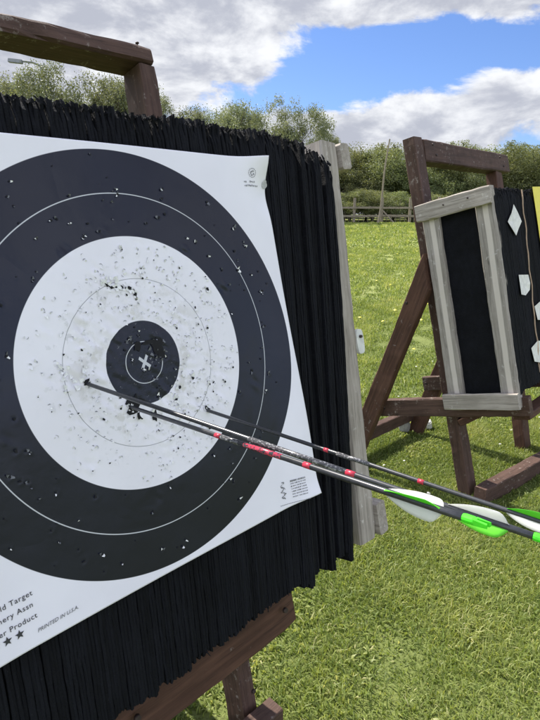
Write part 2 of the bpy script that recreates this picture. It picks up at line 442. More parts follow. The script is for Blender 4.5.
def foam_layers(F, parent, u0, u1f, s0f, s1f, depth, pitch, seed, front_amp, fan=0, top_amp=.012, butt_bulge=0.0):
    """One block of many thin sheets packed side by side, each edge ragged."""
    r=np.random.default_rng(seed); V=[];Fa=[];A=[]
    u1=u1f(1.0); n=int((u1-u0)/pitch); K=52
    walk=0; tw=0; clump=0; left=0; cb=0; gap=False; lean=0
    for i in range(n):
        f=(i+.5)/n
        if left<=0:
            left=r.integers(2,9) if i<n-fan else r.integers(2,5); clump=r.normal(0,1); cb=r.normal(0,1); gap=True; lean=r.normal(0,1)
        left-=1
        g=max(0.0,(i-(n-1-fan))/fan) if fan else 0.0
        walk=.85*walk+r.normal(0,front_amp*.35)
        off=clump*front_amp*(.55+3.2*(g>0))
        tw=.8*tw+r.normal(0,top_amp*.35)
        t_top=tw+(-r.uniform(.004,.014) if r.random()<.07 else 0)+clump*top_amp*.6+r.normal(0,top_amp*.30)
        b_bot=r.normal(0,.0025)+cb*.003
        if g>0:
            t_top+= -.05*g**2.2+clump*.011*g-.004; b_bot+= -.018*g*abs(cb)*.7+cb*.008*g
        a=np.clip(.5+clump*.18+r.normal(0,.16),0,1)
        hw=pitch*.505*(.8 if gap else 1.0); gsh=pitch*.10 if gap else 0.0; gap=False
        ph=r.uniform(0,6.28,4); fr=r.uniform(2,9,2)
        base=len(V)
        for k in range(K+1):
            t=k/K
            uu=u0+(u1f(t)-u0)*f+gsh+(lean*.004*math.sin(t*3.1+cb)*(g>0))
            s=s0f(f)+b_bot+(s1f(f)+t_top-s0f(f)-b_bot)*t
            uu+=.0008*math.sin(t*fr[0]+ph[0])
            T=-(walk+off)*(.7+.3*math.sin(t*4+cb*3))-butt_bulge*math.sin(math.pi*t)+r.normal(0,.00018)+.0004*math.sin(t*fr[1]*1.5+ph[2])
            if t>.93: T+=.010*((t-.93)/.07)**2*r.uniform(0,1.6)
            j=r.normal(0,.0004); e=(.0 if 0<k<K else r.uniform(-.0015,.0015))
            for (du,dT) in ((-hw,.0012),(-hw*.5,0.0),(hw*.5,.0003),(hw,.0014),(hw,depth),(-hw,depth)):
                p=F.P(uu+du+j, s+e*(1 if du>0 else -1), T+dT if dT<depth*.5 else dT)
                V.append(p); A.append(a)
        for k in range(K):
            for m in range(6):
                a0=base+k*6+m;a1=base+k*6+(m+1)%6; Fa.append((a0,a1,a1+6,a0+6))
        Fa.append(tuple(base+m for m in reversed(range(6)))); Fa.append(tuple(base+K*6+m for m in range(6)))
    # torn crumbs and fibres along the top and bottom edges
    for _ in range(4200):
        f=r.random(); bot=r.random()<.22
        T=abs(r.normal(0,.05)) if not bot else abs(r.normal(0,.02))
        if T>depth: continue
        uu=u0+(u1f(0.0 if bot else 1.0)-u0)*f; fan_d=0
        if fan and f>1-fan/n:
            g=(f-(1-fan/n))/(fan/n); fan_d=-.05*g**2.2
        s0=(s0f(f)+.004) if bot else (s1f(f)+fan_d-.006)
        h=min(r.gamma(2.0,.0019),.009)*(-1 if bot else 1); w=r.uniform(.0008,.0028); b=len(V); tl=r.normal(0,.004); tt=r.normal(0,.003)
        V.extend([F.P(uu-w,s0-(.004 if not bot else -.004),T+r.normal(0,.001)),F.P(uu+w,s0,T+r.normal(0,.001)),F.P(uu+tl+w*.3,s0+h,T+tt),F.P(uu+tl-w*.4,s0+h*.8,T+tt)])
        A.extend([r.random()]*4); Fa.append((b,b+1,b+2,b+3))
    me=mesh_from(V,Fa)
    at=me.attributes.new('rnd','FLOAT','POINT'); at.data.foreach_set('value',A)
    # textures follow the face: object frame lies in the face plane
    Mp=F.plane(0,1.1,0); me.transform(Mp.inverted())
    return link('foam_block',me,M_FOAM,parent,Mp)

def bolt(parent, M, r=.007, mat=None):
    me=tube_mesh(0,.006,r,r*.85,8); return link('bolt',me,mat or M_RUST,parent,M)

def side_normal_matrix(F,u,sv,T,d):   # x axis pointing along -u (outwards) for bolts / plates
    M=Matrix.Identity(4); o=F.P(u,sv,T); X=Vector((d,0,0)); Y=F.N; Z=X.cross(Y)
    for i in range(3): M[i][0]=X[i];M[i][1]=Y[i];M[i][2]=Z[i];M[i][3]=o[i]
    return M

# ---- near butt
b1=empty('target_butt',F1.M)
tag(b1,'large near foam butt, black and ragged, carrying the ringed paper target','archery butt')
foam_layers(F1,b1,-.56,lambda t:.448+.128*t,
            lambda f:.650-.004*f-(.012 if f>.9 else 0)*0, lambda f:1.548+.005*f, .33,.0058,5,.0013,fan=34,top_amp=.0046,butt_bulge=.004)
def shear(u,s): return u-.022+.078*(s-1.1)
for (T,nm) in ((.062,'frame_post'),(.29,'frame_post')):
    beam(nm,F1.P(shear(.600,.615),.615,T),F1.P(shear(.600,1.563),1.563,T),.062,.066,M_GREY,b1,hint=tuple(F1.N),seed=21+int(T*100),rough=.0022,ch=.005)
for (s,hh) in ((1.531,.062),(.655,.085)):
    beam('frame_rail',F1.P(shear(.652,s),s,.022),F1.P(shear(.652,s),s,.345),.036,hh,M_GREY,b1,hint=tuple(F1.V),seed=int(s*50),ch=.005)
    lu=-.60
for (T,nm) in ((.062,'frame_post'),(.29,'frame_post')):
    beam(nm,F1.P(-.600,.615,T),F1.P(-.600,1.563,T),.062,.066,M_GREY,b1,hint=tuple(F1.N),seed=41+int(T*100),rough=.0022)
for (s,hh) in ((1.531,.062),(.655,.085)):
    beam('frame_rail',F1.P(-.652,s,.022),F1.P(-.652,s,.345),.036,hh,M_GREY,b1,hint=tuple(F1.V),seed=60+int(s*50))
# small pale plate bolted to the outer side of the right hand post
bm=bmesh.new(); ring=[]
for k in range(16):
    a=2*math.pi*k/16; ring.append((math.copysign(abs(math.cos(a))**.6,math.cos(a))*.015, math.copysign(abs(math.sin(a))**.6,math.sin(a))*.031))
va=[bm.verts.new((0,y,z)) for y,z in ring]; vb=[bm.verts.new((.007,y*.94,z*.97)) for y,z in ring]
bm.faces.new(va[::-1]); bm.faces.new(vb)
for k in range(16): bm.faces.new((va[k],va[(k+1)%16],vb[(k+1)%16],vb[k]))
me=bpy.data.meshes.new('mesh'); bm.to_mesh(me); bm.free()
Mpl=F1.M.inverted() @ F1.M @ F1.plane(shear(.645,1.09),1.09,.034) @ Matrix.Rotation(R(-90),4,'Y') @ Matrix.Rotation(R(90),4,'X')
Mpl=F1.plane(shear(.643,1.09),1.09,.034) @ Matrix(((0,1,0,0),(0,0,1,0),(1,0,0,0),(0,0,0,1)))
pl=link('tie_plate',me,M_WHITEPLATE,b1,Mpl)
bolt(pl,Mpl @ Matrix.Translation((.007,0,.012)),.004)

# ---- near target face
HF=.335
Sc=1.156
Mface=F1.M @ F1.plane(0,Sc,-.0105)
tf=empty('paper_target',Mface)
tag(tf,'white paper target with black rings, riddled with arrow holes, pinned on the near butt','target face')
rh=np.random.default_rng(42)
holes=[]
def add_hole(u,v,r,kind=0): holes.append((u,v,r,kind))
# the white zone: dense on the right and round the spot, sparse on the left
def inv_ok(r): return r<.19
cnt=0
while cnt<330:
    a=rh.uniform(0,2*np.pi); rr=math.sqrt(rh.uniform(.066**2,.193**2))*rh.uniform(.9,1.0)
    u,v=rr*math.cos(a),rr*math.sin(a)
    wgt=.45+.55*(u>-.01)
    if u>.02 and v>-.05: wgt=1.0
    if rh.random()<wgt: add_hole(u,v,rh.choice([.0008,.0012,.0018,.0026],p=[.46,.33,.17,.04]),0); cnt+=1
for _ in range(22):   # in the spot
    a=rh.uniform(0,6.28); rr=.06*math.sqrt(rh.random()); add_hole(rr*math.cos(a),rr*math.sin(a),rh.uniform(.0012,.0024),1)
cnt=0
while cnt<150:
    a=rh.uniform(0,6.28); rr=rh.uniform(.2,.318); u,v=rr*math.cos(a),rr*math.sin(a)
    if abs(v)<.328 and abs(u)<.328: add_hole(u,v,rh.choice([.0013,.002,.0029],p=[.45,.4,.15]),1); cnt+=1
for u,v,r in ((-.0455,.130,.002),(-.040,.1235,.003),(-.034,.1195,.0032),(-.026,.118,.0026),(-.018,.1185,.0036),(-.010,.1165,.002),(-.004,.116,.0034),(.0025,.1125,.0028),(.004,.106,.0026),(.005,.099,.002),
              (.084,-.043,.0042),(.10,-.098,.0034),(.055,-.052,.003),(-.001,-.085,.004),(.045,-.07,.0032)):
    add_hole(u,v,r,0)
hu=np.array([h[0] for h in holes]);hv=np.array([h[1] for h in holes]);hr=np.array([h[2] for h in holes])
dents=[(rh.normal(.01,.085),rh.normal(-.01,.08),rh.uniform(.005,.011),rh.uniform(-.0018,.0022)) for _ in range(230)]
dents+= [(-.115,.005,.012,.0022),(-.12,-.012,.008,-.002),(-.085,.05,.016,-.002),(-.09,.075,.012,.0016),(-.07,.03,.02,-.0022),(-.06,.055,.014,.002),(-.095,-.06,.010,.0015),(-.075,-.05,.018,-.0015)]
def sst(x): x=np.clip(x,0,1); return x*x*(3-2*x)
def paper_z(u,v):
    z=.0015+.0022*np.sin(u*9+v*4+.4)+.0016*np.sin(v*13-u*5)
    z=z+.010*sst((u-.24)/.095)*(.55+.45*np.cos(v*7+1.2))
    z=z+.024*np.exp(-(((u-.345)/.05)**2+((v-.345)/.042)**2))
    z=z-.006*np.exp(-(((u-.335)/.03)**2+((v-.265)/.035)**2))
    z=z+.010*np.exp(-(((u-.345)/.06)**2+((v+.345)/.03)**2))
    z=z+.004*sst((-.24-u)/.09)
    return z
def paper_dz(u,v):
    z=np.zeros_like(u)
    for a,b,r in zip(hu,hv,hr):
        d2=(u-a)**2+(v-b)**2; m=d2<(r*6)**2
        k_=1.0 if a*a+b*b<.036 else .35; z[m]+= k_*(.0013*np.exp(-((u[m]-a-r*.6)**2+(v[m]-b+r*.3)**2)/(r*2.2)**2)-.0022*np.exp(-d2[m]/(r*1.2)**2))
    for a,b,s,h in dents:
        d2=(u-a)**2+(v-b)**2; m=d2<(s*3)**2
        z[m]+=h*np.exp(-d2[m]/s**2)*np.sin(((u[m]-a)*1.3+(v[m]-b))*160)
    z*=np.where(u*u+v*v<.0042,.45,1.0)
    return z
NG=300
ua=np.linspace(-HF,HF,NG+1); U,Vv=np.meshgrid(ua,ua); uf,vf=U.ravel(),Vv.ravel()
zf=paper_z(uf,vf)+paper_dz(uf,vf)
idx=np.arange((NG+1)**2).reshape(NG+1,NG+1)
q=np.stack([idx[:-1,:-1],idx[:-1,1:],idx[1:,1:],idx[1:,:-1]],-1).reshape(-1,4)
nv=len(uf)
rim=np.concatenate([idx[0,:-1],idx[:-1,-1],idx[-1,:0:-1],idx[:0:-1,0]])
front=np.stack([uf,vf,zf],1); back=front-np.array([0,0,.0006])
rq=np.stack([rim,rim+nv,np.roll(rim,-1)+nv,np.roll(rim,-1)],1)
allq=np.concatenate([q,q[:,::-1]+nv,rq])
pm=mesh_arrays(np.concatenate([front,back]),allq.ravel(),np.arange(len(allq))*4,np.full(len(allq),4),smooth=True)
uvl=pm.uv_layers.new(name='UVMap'); li=np.empty(len(pm.loops),dtype=np.int32); pm.loops.foreach_get('vertex_index',li)
uvc=np.stack([np.concatenate([uf,uf])+.5,np.concatenate([vf,vf])+.5],1)
uvl.data.foreach_set('uv',uvc[li].astype(np.float32).ravel())
sheet=link('paper_sheet',pm,M_PAPER,tf)

# arrow holes: dark ragged punctures with torn lips standing up round them
V=[];Fc=[];MI=[]
def zz(u,v): return float(paper_z(np.array(u),np.array(v)))
def ragged(u,v,r,k=9,ex=1.0,rot=0.0,lift=.0006):
    s=len(V)
    for i in range(k):
        a=2*math.pi*i/k; q=r*rh.uniform(.55,1.25); du,dv=q*math.cos(a)*ex,q*math.sin(a)
        du,dv=du*math.cos(rot)-dv*math.sin(rot),du*math.sin(rot)+dv*math.cos(rot)
        V.append((u+du,v+dv,zz(u+du,v+dv)+lift+.0009))
    Fc.append(tuple(range(s,s+k))); MI.append(0)
def flap(u,v,r,mi):
    a=rh.uniform(0,6.28); L=r*rh.uniform(1.0,2.6); w=r*rh.uniform(.6,1.3); ca,sa=math.cos(a),math.sin(a); s=len(V); z=zz(u,v)
    bx,by=u+ca*r*.7,v+sa*r*.7
    V.extend([(bx-sa*w,by+ca*w,z+.0008),(bx+sa*w,by-ca*w,z+.0008),(bx+ca*L+sa*w*.3,by+sa*L-ca*w*.3,z+.0008+rh.uniform(.0008,.0028)),(bx+ca*L*.8-sa*w*.5,by+sa*L*.8+ca*w*.5,z+.0008+rh.uniform(.0012,.003))])
    Fc.append((s,s+1,s+2,s+3)); MI.append(mi)
def crescent(u,v,r0,w0,mi,span=2.2):  # thin arc that paints the shaded edge of a dent
    a0=rh.normal(1.2,.7); s=len(V); K_=7
    for i in range(K_):
        a=a0+span*(i/(K_-1)-.5); e=w0*math.sin(math.pi*i/(K_-1))
        for q in (r0-e,r0+e*.6): x,y=u+q*math.cos(a),v+q*math.sin(a); V.append((x,y,zz(x,y)+.0012))
    for i in range(K_-1): Fc.append((s+2*i,s+2*i+1,s+2*i+3,s+2*i+2)); MI.append(mi)
for u,v,r,k in holes:
    if k==0 and r<.0024 and rh.random()<.72:
        r0=rh.uniform(.0018,.0034); crescent(u,v,r0,rh.uniform(.0006,.0013),3,rh.uniform(1.4,2.8)); flap(u,v-r0*.5,rh.uniform(.0014,.0024),1); continue  # dent: painted shade along its upper edge, torn flap below
    ragged(u,v,r*(.9 if k==0 else .8),8,rh.uniform(.6,1.6),rh.uniform(0,3.1))
    for _ in range(rh.integers(1,4) if k==0 else rh.integers(0,3)): flap(u,v,r,1 if (k==0 or rh.random()<.35) else 2)
# large tears
ragged(.027,.022,.012,13,1.0,.4); ragged(.033,.008,.009,11); ragged(-.008,.026,.0065,9,1.5,.9); ragged(.012,.030,.005,9,2.2,0)
ragged(-.030,-.060,.0135,14,1.3,.5); ragged(-.024,-.079,.0085,10,.6); ragged(-.001,-.088,.0075,9,.6,.3); ragged(.003,-.080,.004,8,.6)
for _ in range(12): flap(.028+rh.normal(0,.012),.014+rh.normal(0,.012),.0022,2)
for _ in range(10): flap(-.03+rh.normal(0,.01),.128+rh.normal(0,.006),.004,1)
for _ in range(10): flap(-.118+rh.normal(0,.008),.0+rh.normal(0,.012),.004,1)
for _ in range(120):      # small torn flaps, each with a grey crescent painting a dent's shading
    u,v=(rh.normal(.035,.085),rh.normal(.005,.085)) if rh.random()<.5 else (rh.uniform(-.19,.19),rh.uniform(-.19,.19))
    if .07<math.hypot(u,v)<.19:
        flap(u,v,rh.uniform(.0014,.0026),1)
        a0=rh.uniform(0,6.28); s=len(V); r0=rh.uniform(.0014,.003); w0=rh.uniform(.0004,.0009); K_=6
        for i in range(K_):
            a=a0+2.2*i/(K_-1); e=w0*math.sin(math.pi*i/(K_-1))
            for q in (r0-e,r0+e): x,y=u+q*math.cos(a),v+q*math.sin(a); V.append((x,y,zz(x,y)+.0012))
        for i in range(K_-1): Fc.append((s+2*i,s+2*i+1,s+2*i+3,s+2*i+2)); MI.append(3)
Mi=Mface.inverted()
for tp in ((-.271,.748,-.234),(-.219,.786,-.284),(-.117,.878,-.322)):      # where the arrows went in
    q=Mi @ Vector((tp[0],tp[1],tp[2]+CAM_H)); ragged(q.x,q.y,.0052,11,1.3,rh.uniform(0,3),.0007)
    for _ in range(5): flap(q.x+rh.normal(0,.003),q.y+rh.normal(0,.003),.0026,1)
# the jagged rip above the spot
pts=[(-.0465,.133),(-.041,.1245),(-.033,.1195),(-.021,.118),(-.006,.1165),(.003,.1125),(.0045,.104),(.0065,.096)]
for (a,b),(c,d) in zip(pts[:-1],pts[1:]):
    s=len(V); l=math.hypot(c-a,d-b); nx_,ny_=-(d-b)/l,(c-a)/l; w1,w2=rh.uniform(.0004,.0014),rh.uniform(.0004,.0014)
    for (x,y,w) in ((a,b,w1),(a,b,-w1),(c,d,-w2),(c,d,w2)): V.append((x+nx_*w,y+ny_*w,zz(x,y)+.0013))
    Fc.append((s,s+1,s+2,s+3)); MI.append(0)
link('arrow_holes',mesh_from(V,Fc,mi=MI),[M_HOLE,M_TORN,M_TORN_INK,M_DENT_SHADE],tf)['kind']='stuff'

def text(body,u,v,size,mat,align='LEFT',rot=0.0,shear_=0.0,space=1.0):
    cu=bpy.data.curves.new('txt','FONT'); cu.body=body; cu.size=size; cu.align_x=align; cu.shear=shear_; cu.space_character=space; cu.extrude=.00008; cu.resolution_u=3
    o=bpy.data.objects.new('txt',cu); col.objects.link(o)
    bpy.context.view_layer.update()
    dg=bpy.context.evaluated_depsgraph_get()
    me=bpy.data.meshes.new_from_object(o.evaluated_get(dg)); bpy.data.objects.remove(o); bpy.data.curves.remove(cu)
    for vtx in me.vertices:
        x,y=vtx.co.x,vtx.co.y; cx,cy=math.cos(rot),math.sin(rot)
        uu,vv=u+x*cx-y*cy,v+x*cy+y*cx; vtx.co=(uu,vv,zz(uu,vv)+.0009+vtx.co.z)
    me.materials.clear()
    return link('printed_text',me,mat,tf)
text('Field Target',-.229,-.2675,.0100,M_INK,'RIGHT',R(2),0,1.12)
text('Archery Assn',-.231,-.2825,.0100,M_INK,'RIGHT',R(2),0,1.12)
text('ter Product',-.229,-.2985,.0100,M_INK,'RIGHT',R(2),0,1.12)
text('PRINTED IN U.S.A.',-.233,-.3185,.0072,M_GREYINK,'LEFT',R(3),.35)
V=[];Fc=[]
for cx in (-.300,-.285,-.270,-.2545):
    s=len(V); r1=.0062
    for k in range(10):
        a=math.pi/2+math.pi*k/5; q=r1 if k%2==0 else r1*.42; uu,vv=cx+q*math.cos(a),-.3085+q*math.sin(a); V.append((uu,vv,zz(uu,vv)+.001))
    V.append((cx,-.3085,zz(cx,-.3085)+.001))
    for k in range(10): Fc.append((s+k,s+(k+1)%10,s+10))
link('printed_stars',mesh_from(V,Fc),M_INK,tf)
# small crest, and illegible lines of small print as strokes
V=[];Fc=[]
def quadp(u,v,w,h,rot=0):
    s=len(V)
    for a,b in ((-w/2,-h/2),(w/2,-h/2),(w/2,h/2),(-w/2,h/2)):
        x,y=u+a*math.cos(rot)-b*math.sin(rot),v+a*math.sin(rot)+b*math.cos(rot); V.append((x,y,zz(x,y)+.0009))
    Fc.append((s,s+1,s+2,s+3))
for k in range(14):
    a=6.283*k/14; quadp(.300+.0078*math.cos(a),.3055+.0078*math.sin(a),.0022,.0012,a+1.57)
for (a,b,w,h,ro) in ((-.002,.002,.004,.002,.6),(.002,.003,.002,.003,.2),(.003,-.002,.003,.002,-.7),(-.001,-.004,.0035,.002,.1),(-.003,-.001,.0015,.003,0)): quadp(.300+a,.3055+b,w,h,ro)
for row,(v0,n_) in enumerate(((.2895,9),(.2825,10))):
    for k in range(n_): 
        if rh.random()<.85: quadp(.2795+k*.0036,v0+rh.normal(0,.0003),rh.uniform(.0012,.0024),rh.uniform(.002,.0036),rh.normal(0,.1))
link('printed_crest',mesh_from(V,Fc),M_GREYINK,tf)
V=[];Fc=[]
for k in range(34):
    t=k/33; quadp(.2435+.004*math.sin(t*19)+rh.normal(0,.0012),-.282-.032*t,rh.uniform(.001,.005),rh.uniform(.0008,.002),rh.normal(0,.6))
for row in range(7):
    k=.266
    while k<.303:
        w=rh.uniform(.001,.0032); quadp(k,-.287-row*.0053-(k-.266)*.12,w,.0034 if row==0 else rh.uniform(.0012,.0026)); k+=w+rh.uniform(.0006,.0022)
for k in range(18): quadp(.232+k*.0042,-.325-k*.0006,.0030,.0011,-.1)
link('printed_figure',mesh_from(V,Fc),M_GREYINK,tf)
# grey rubbed smudge beside the crest text
V=[];Fc=[]; s=0; V.append((.332,.286,zz(.332,.286)+.0009))
for k in range(16):
    a=6.283*k/16; x,y=.332+.0075*rh.uniform(.8,1.1)*math.cos(a),.286+.0085*rh.uniform(.8,1.1)*math.sin(a); V.append((x,y,zz(x,y)+.0009))
for k in range(16): Fc.append((0,1+k,1+(k+1)%16))
M_SMUDGE=simple('rubbed_grey',(.44,.44,.45),.6,0,.2,scale=200)
link('rubbed_smudge',mesh_from(V,Fc),M_SMUDGE,tf)

# ---- near stand
st1=empty('target_stand',F1.M)
tag(st1,'brown timber stand behind the near butt, its top bar cut by the left edge','target stand')
beam('crossbar',F1.P(-.62,1.8385,.378),F1.P(.388,1.842,.378),.085,.037,M_BROWN_WORN,st1,hint=tuple(F1.V),seed=3,rough=.0022,ch=.006)
beam('front_post',F1.P(.3275,.0,.378),F1.P(.3705,1.8205,.378),.044,.082,M_BROWN_WORN,st1,hint=tuple(F1.N),seed=4,rough=.0016)
beam('front_post',F1.P(-.46,.0,.378),F1.P(-.50,1.8165,.378),.044,.082,M_BROWN,st1,hint=tuple(F1.N),seed=5,rough=.0016)
beam('shelf_beam',F1.P(-.52,.592,.10),F1.P(.288,.592,.10),.09,.105,M_BROWN,st1,hint=tuple(F1.V),seed=6,rough=.0018)
beam('ground_rail',F1.P(-.50,.15,.305),F1.P(.383,.135,.305),.055,.095,M_BROWN_WORN,st1,hint=(0,0,1),seed=7,rough=.0018)
for u in (.28,-.41):
    beam('side_arm',F1.P(u,.595,.152),F1.P(u,.60,.80),.044,.09,M_BROWN,st1,hint=tuple(F1.V),seed=int(u*90)+50)
    beam('back_leg',(u-.05,.58,1.18),(u-.05,1.05,-.02),.045,.09,M_BROWN,st1,hint=(0,-.93,-.37),seed=int(u*80)+70)
beam('rear_rail',(-.48,1.075,.16),(.30,1.075,.16),.045,.085,M_BROWN,st1,seed=77)
nail=tube_mesh(0,.014,.0013,.0013,6); NM=F1.plane(.362,1.86,.352) @ Matrix.Rotation(R(90),4,'Z')
nl=link('nail',nail,M_RUST,st1,NM); hd=tube_mesh(.012,.0145,.0045,.0045,8); link('nail_head',hd,M_RUST,nl,NM)

# ---- far butt
b2=empty('target_butt',F2.M)
tag(b2,'far black foam butt clamped by grey weathered wooden side frames, on the brown stand','archery butt')
foam_layers(F2,b2,.047,lambda t:1.13,lambda f:.632,lambda f:1.508,.325,.0078,9,.0010,fan=0,top_amp=.006)
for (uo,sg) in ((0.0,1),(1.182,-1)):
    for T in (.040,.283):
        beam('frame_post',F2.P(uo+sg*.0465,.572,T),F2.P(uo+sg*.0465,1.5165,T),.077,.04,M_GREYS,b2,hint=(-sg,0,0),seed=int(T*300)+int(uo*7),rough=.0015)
    for (s,hh) in ((1.478,.074),(.606,.074)):
        beam('frame_rail',F2.P(uo+sg*.0125,s,-.002),F2.P(uo+sg*.0125,s,.338),.025,hh,M_GREY,b2,hint=tuple(F2.V),seed=int(s*70)+int(uo*5),rough=.0013)
for T in (.09,.20): bolt(b2,side_normal_matrix(F2,-.0005,1.485,T,-1),.0035)
# ---- stand under the far butt
st2=empty('target_stand',F2.M)
tag(st2,'brown timber stand behind and under the far butt, back legs showing','target stand')
beam('front_post',F2.P(.165,.0,.366),F2.P(.127,1.835,.366),.082,.062,M_BROWN_WORN,st2,hint=tuple(F2.N),seed=11,rough=.0016)
beam('front_post',F2.P(.915,-.02,.366),F2.P(1.045,1.725,.366),.092,.062,M_BROWN,st2,hint=tuple(F2.N),seed=12,rough=.0016)
beam('crossbar',F2.P(.171,1.777,.366),F2.P(1.20,1.781,.366),.072,.104,M_BROWN_WORN,st2,hint=tuple(F2.V),seed=13,rough=.002,ch=.006)
beam('mid_rail',F2.P(.13,1.165,.42),F2.P(1.15,1.165,.42),.045,.09,M_BROWN,st2,hint=tuple(F2.V),seed=14)
beam('ground_rail',(.10,.296,.042),(1.02,.165,.042),.062,.10,M_BROWN_WORN,st2,seed=15,rough=.002)
for (u,t) in ((.072,.0),(.665,0)):
    arm=beam('side_arm',F2.P(u,.572,-.025),F2.P(u,.562,.80),.04,.088,M_BROWN_WORN,st2,hint=tuple(F2.V),seed=16+int(u*10),rough=.0016)
    bolt(arm,side_normal_matrix(F2,u-.020,.565,.78,-1),.009)
    beam('brace',F2.P(u+.06,.475,.33),F2.P(u+.06,.535,.20),.035,.05,M_BROWN,st2,hint=(1,0,0),seed=20+int(u*10))
beam('back_leg',(.024,.612,1.10),(.024,1.005,-.03),.045,.093,M_BROWN,st2,hint=(0,-.946,-.32),seed=31,rough=.0016,cut0=1.5)
beam('back_leg',(.715,.60,1.145),(.715,.985,-.03),.045,.093,M_BROWN,st2,hint=(0,-.946,-.32),seed=32,rough=.0016,cut0=1.5)
beam('rear_rail',(.00,1.03,.125),(.70,1.005,.12),.045,.075,M_BROWN_WORN,st2,seed=33)
beam('shelf_beam',F2.P(.10,.515,.03),F2.P(1.12,.515,.03),.075,.03,M_BROWN,st2,hint=tuple(F2.V),seed=34)

PERM=Matrix(((0,1,0,0),(0,0,1,0),(1,0,0,0),(0,0,0,1)))
for (u,sv,T) in ((.215,1.80,.313),(.235,1.752,.313),(1.02,1.80,.313),(1.06,1.752,.313)): bolt(st2,F2.plane(u,sv,T) @ PERM,.006)
for (u,sv,T) in ((.348,.22,.336),(.25,.59,.046),(-.1,.595,.046)): bolt(st1,F1.plane(u,sv,T) @ PERM,.006)
for (sv,T) in ((.572,.36),(.57,.10),(.565,.70)): bolt(st2,side_normal_matrix(F2,.0515,sv,T,-1),.007)
bolt(st2,side_normal_matrix(F2,.0005,1.09,.45,-1),.007)
# what is still pinned on the far butt
def sheet_on(name,F,outline,lift,th,mat,label,cat,group=None,curl=.006):
    cu=sum(p[0] for p in outline)/len(outline); cs=sum(p[1] for p in outline)/len(outline)
    bm=bmesh.new(); top=[]; bot=[]
    for k,(u,s) in enumerate(outline):
        z=lift+curl*(.3+.7*((k*7)%3)/2); top.append(bm.verts.new((u-cu,s-cs,z))); bot.append(bm.verts.new((u-cu,s-cs,z-th)))
    c=bm.verts.new((0,0,lift)); cb=bm.verts.new((0,0,lift-th)); n=len(outline)
    for k in range(n):
        j=(k+1)%n; bm.faces.new((c,top[k],top[j])); bm.faces.new((cb,bot[j],bot[k])); bm.faces.new((top[k],bot[k],bot[j],top[j]))
    bmesh.ops.recalc_face_normals(bm,faces=bm.faces)
    me=bpy.data.meshes.new('mesh'); bm.to_mesh(me); bm.free()
    o=link(name,me,mat,None,F.M @ F.plane(cu,cs,0)); return tag(o,label,cat,group)
G='paper scraps left on the far butt'
sheet_on('paper_scrap',F2,[(.231,1.436),(.262,1.40),(.287,1.361),(.25,1.33),(.206,1.301),(.165,1.33),(.137,1.362),(.19,1.40)],.006,.001,M_SCRAP,'white diamond shaped paper scrap high on the far black butt','paper scrap',G)
sheet_on('paper_scrap',F2,[(.181,1.131),(.288,1.123),(.292,1.085),(.288,1.055),(.225,1.036),(.172,1.045)],.006,.001,M_SCRAP,'squarish white paper scrap halfway down the far black butt','paper scrap',G)
sheet_on('paper_scrap',F2,[(.322,.975),(.40,.99),(.46,.97),(.47,.925),(.41,.90),(.328,.912)],.006,.001,M_SCRAP,'ragged white scrap below the square one, cut by the picture edge','paper scrap',G)
sheet_on('paper_scrap',F2,[(.215,.80),(.30,.82),(.39,.80),(.40,.74),(.31,.715),(.222,.738)],.006,.001,M_SCRAP,'lowest white scrap near the foot of the far black butt','paper scrap',G)
sheet_on('paper_scrap',F2,[(.475,1.085),(.53,1.095),(.58,1.07),(.57,1.03),(.49,1.02)],.006,.001,M_SCRAP,'white scrap just under the yellow paper strip on the far butt','paper scrap',G)
sheet_on('paper_target',F2,[(.492,1.522),(.62,1.527),(.80,1.527),(.80,1.40),(.80,1.11),(.62,1.105),(.512,1.11),(.497,1.39)],.008,.001,M_YELLOW,'bright yellow paper face on the far butt at the right picture edge','target face',curl=.003)
V=[];Fc=[]
cp=[F2.P(.352-.003*i-.004*math.sin(i*.9),1.505-.036*i,-.007-.002*math.sin(i*1.7)) for i in range(24)]
for a,b in zip(cp[:-1],cp[1:]): limb(V,Fc,a,b,.0028,.0028,6)
co=link('cord',mesh_from(V,Fc),M_TAN,None,F2.M); tag(co,'thin tan cord hanging down the face of the far butt','cord')

# pieces lying in the grass behind the far stand
bm=bmesh.new()
for (x,y,z) in ((-.05,-.03,0),(.06,-.022,0),(.055,.035,0),(-.04,.03,0),(-.045,-.025,.02),(.052,-.02,.045),(.05,.028,.05),(-.036,.026,.075)): bm.verts.new((x,y,z))
bmesh.ops.convex_hull(bm,input=bm.verts[:]); bmesh.ops.bevel(bm,geom=bm.edges[:],offset=.005,segments=2,affect='EDGES')
me=bpy.data.meshes.new('mesh'); bm.to_mesh(me); bm.free()
wo=link('offcut',me,M_WHITEPLATE,None,Matrix.Translation((1.0,3.30,.01)) @ Matrix.Rotation(R(-18),4,'Z')); tag(wo,'small white wedge shaped block lying in the grass by the far back leg','offcut')
def rock(name,seed,loc,sx,sy,sz,label):
    r=random.Random(seed); bm=bmesh.new(); bmesh.ops.create_icosphere(bm,subdivisions=3,radius=1)
    fs=[(Vector((r.uniform(-1,1),r.uniform(-1,1),r.uniform(-1,1))).normalized(),r.uniform(.6,.9)) for _ in range(9)]
    for v in bm.verts:
        for nrm,d in fs:
            k=v.co.dot(nrm)-d
            if k>0: v.co-=nrm*k*.85
        v.co=Vector((v.co.x*sx,v.co.y*sy,v.co.z*sz))
    me=bpy.data.meshes.new('mesh'); bm.to_mesh(me); bm.free()
    return tag(link(name,me,M_STONE,None,Matrix.Translation(loc)),label,'stone')
rock('stone',4,(.865,3.24,.045),.038,.03,.055,'rough grey stone set beside the foot of the far back leg')

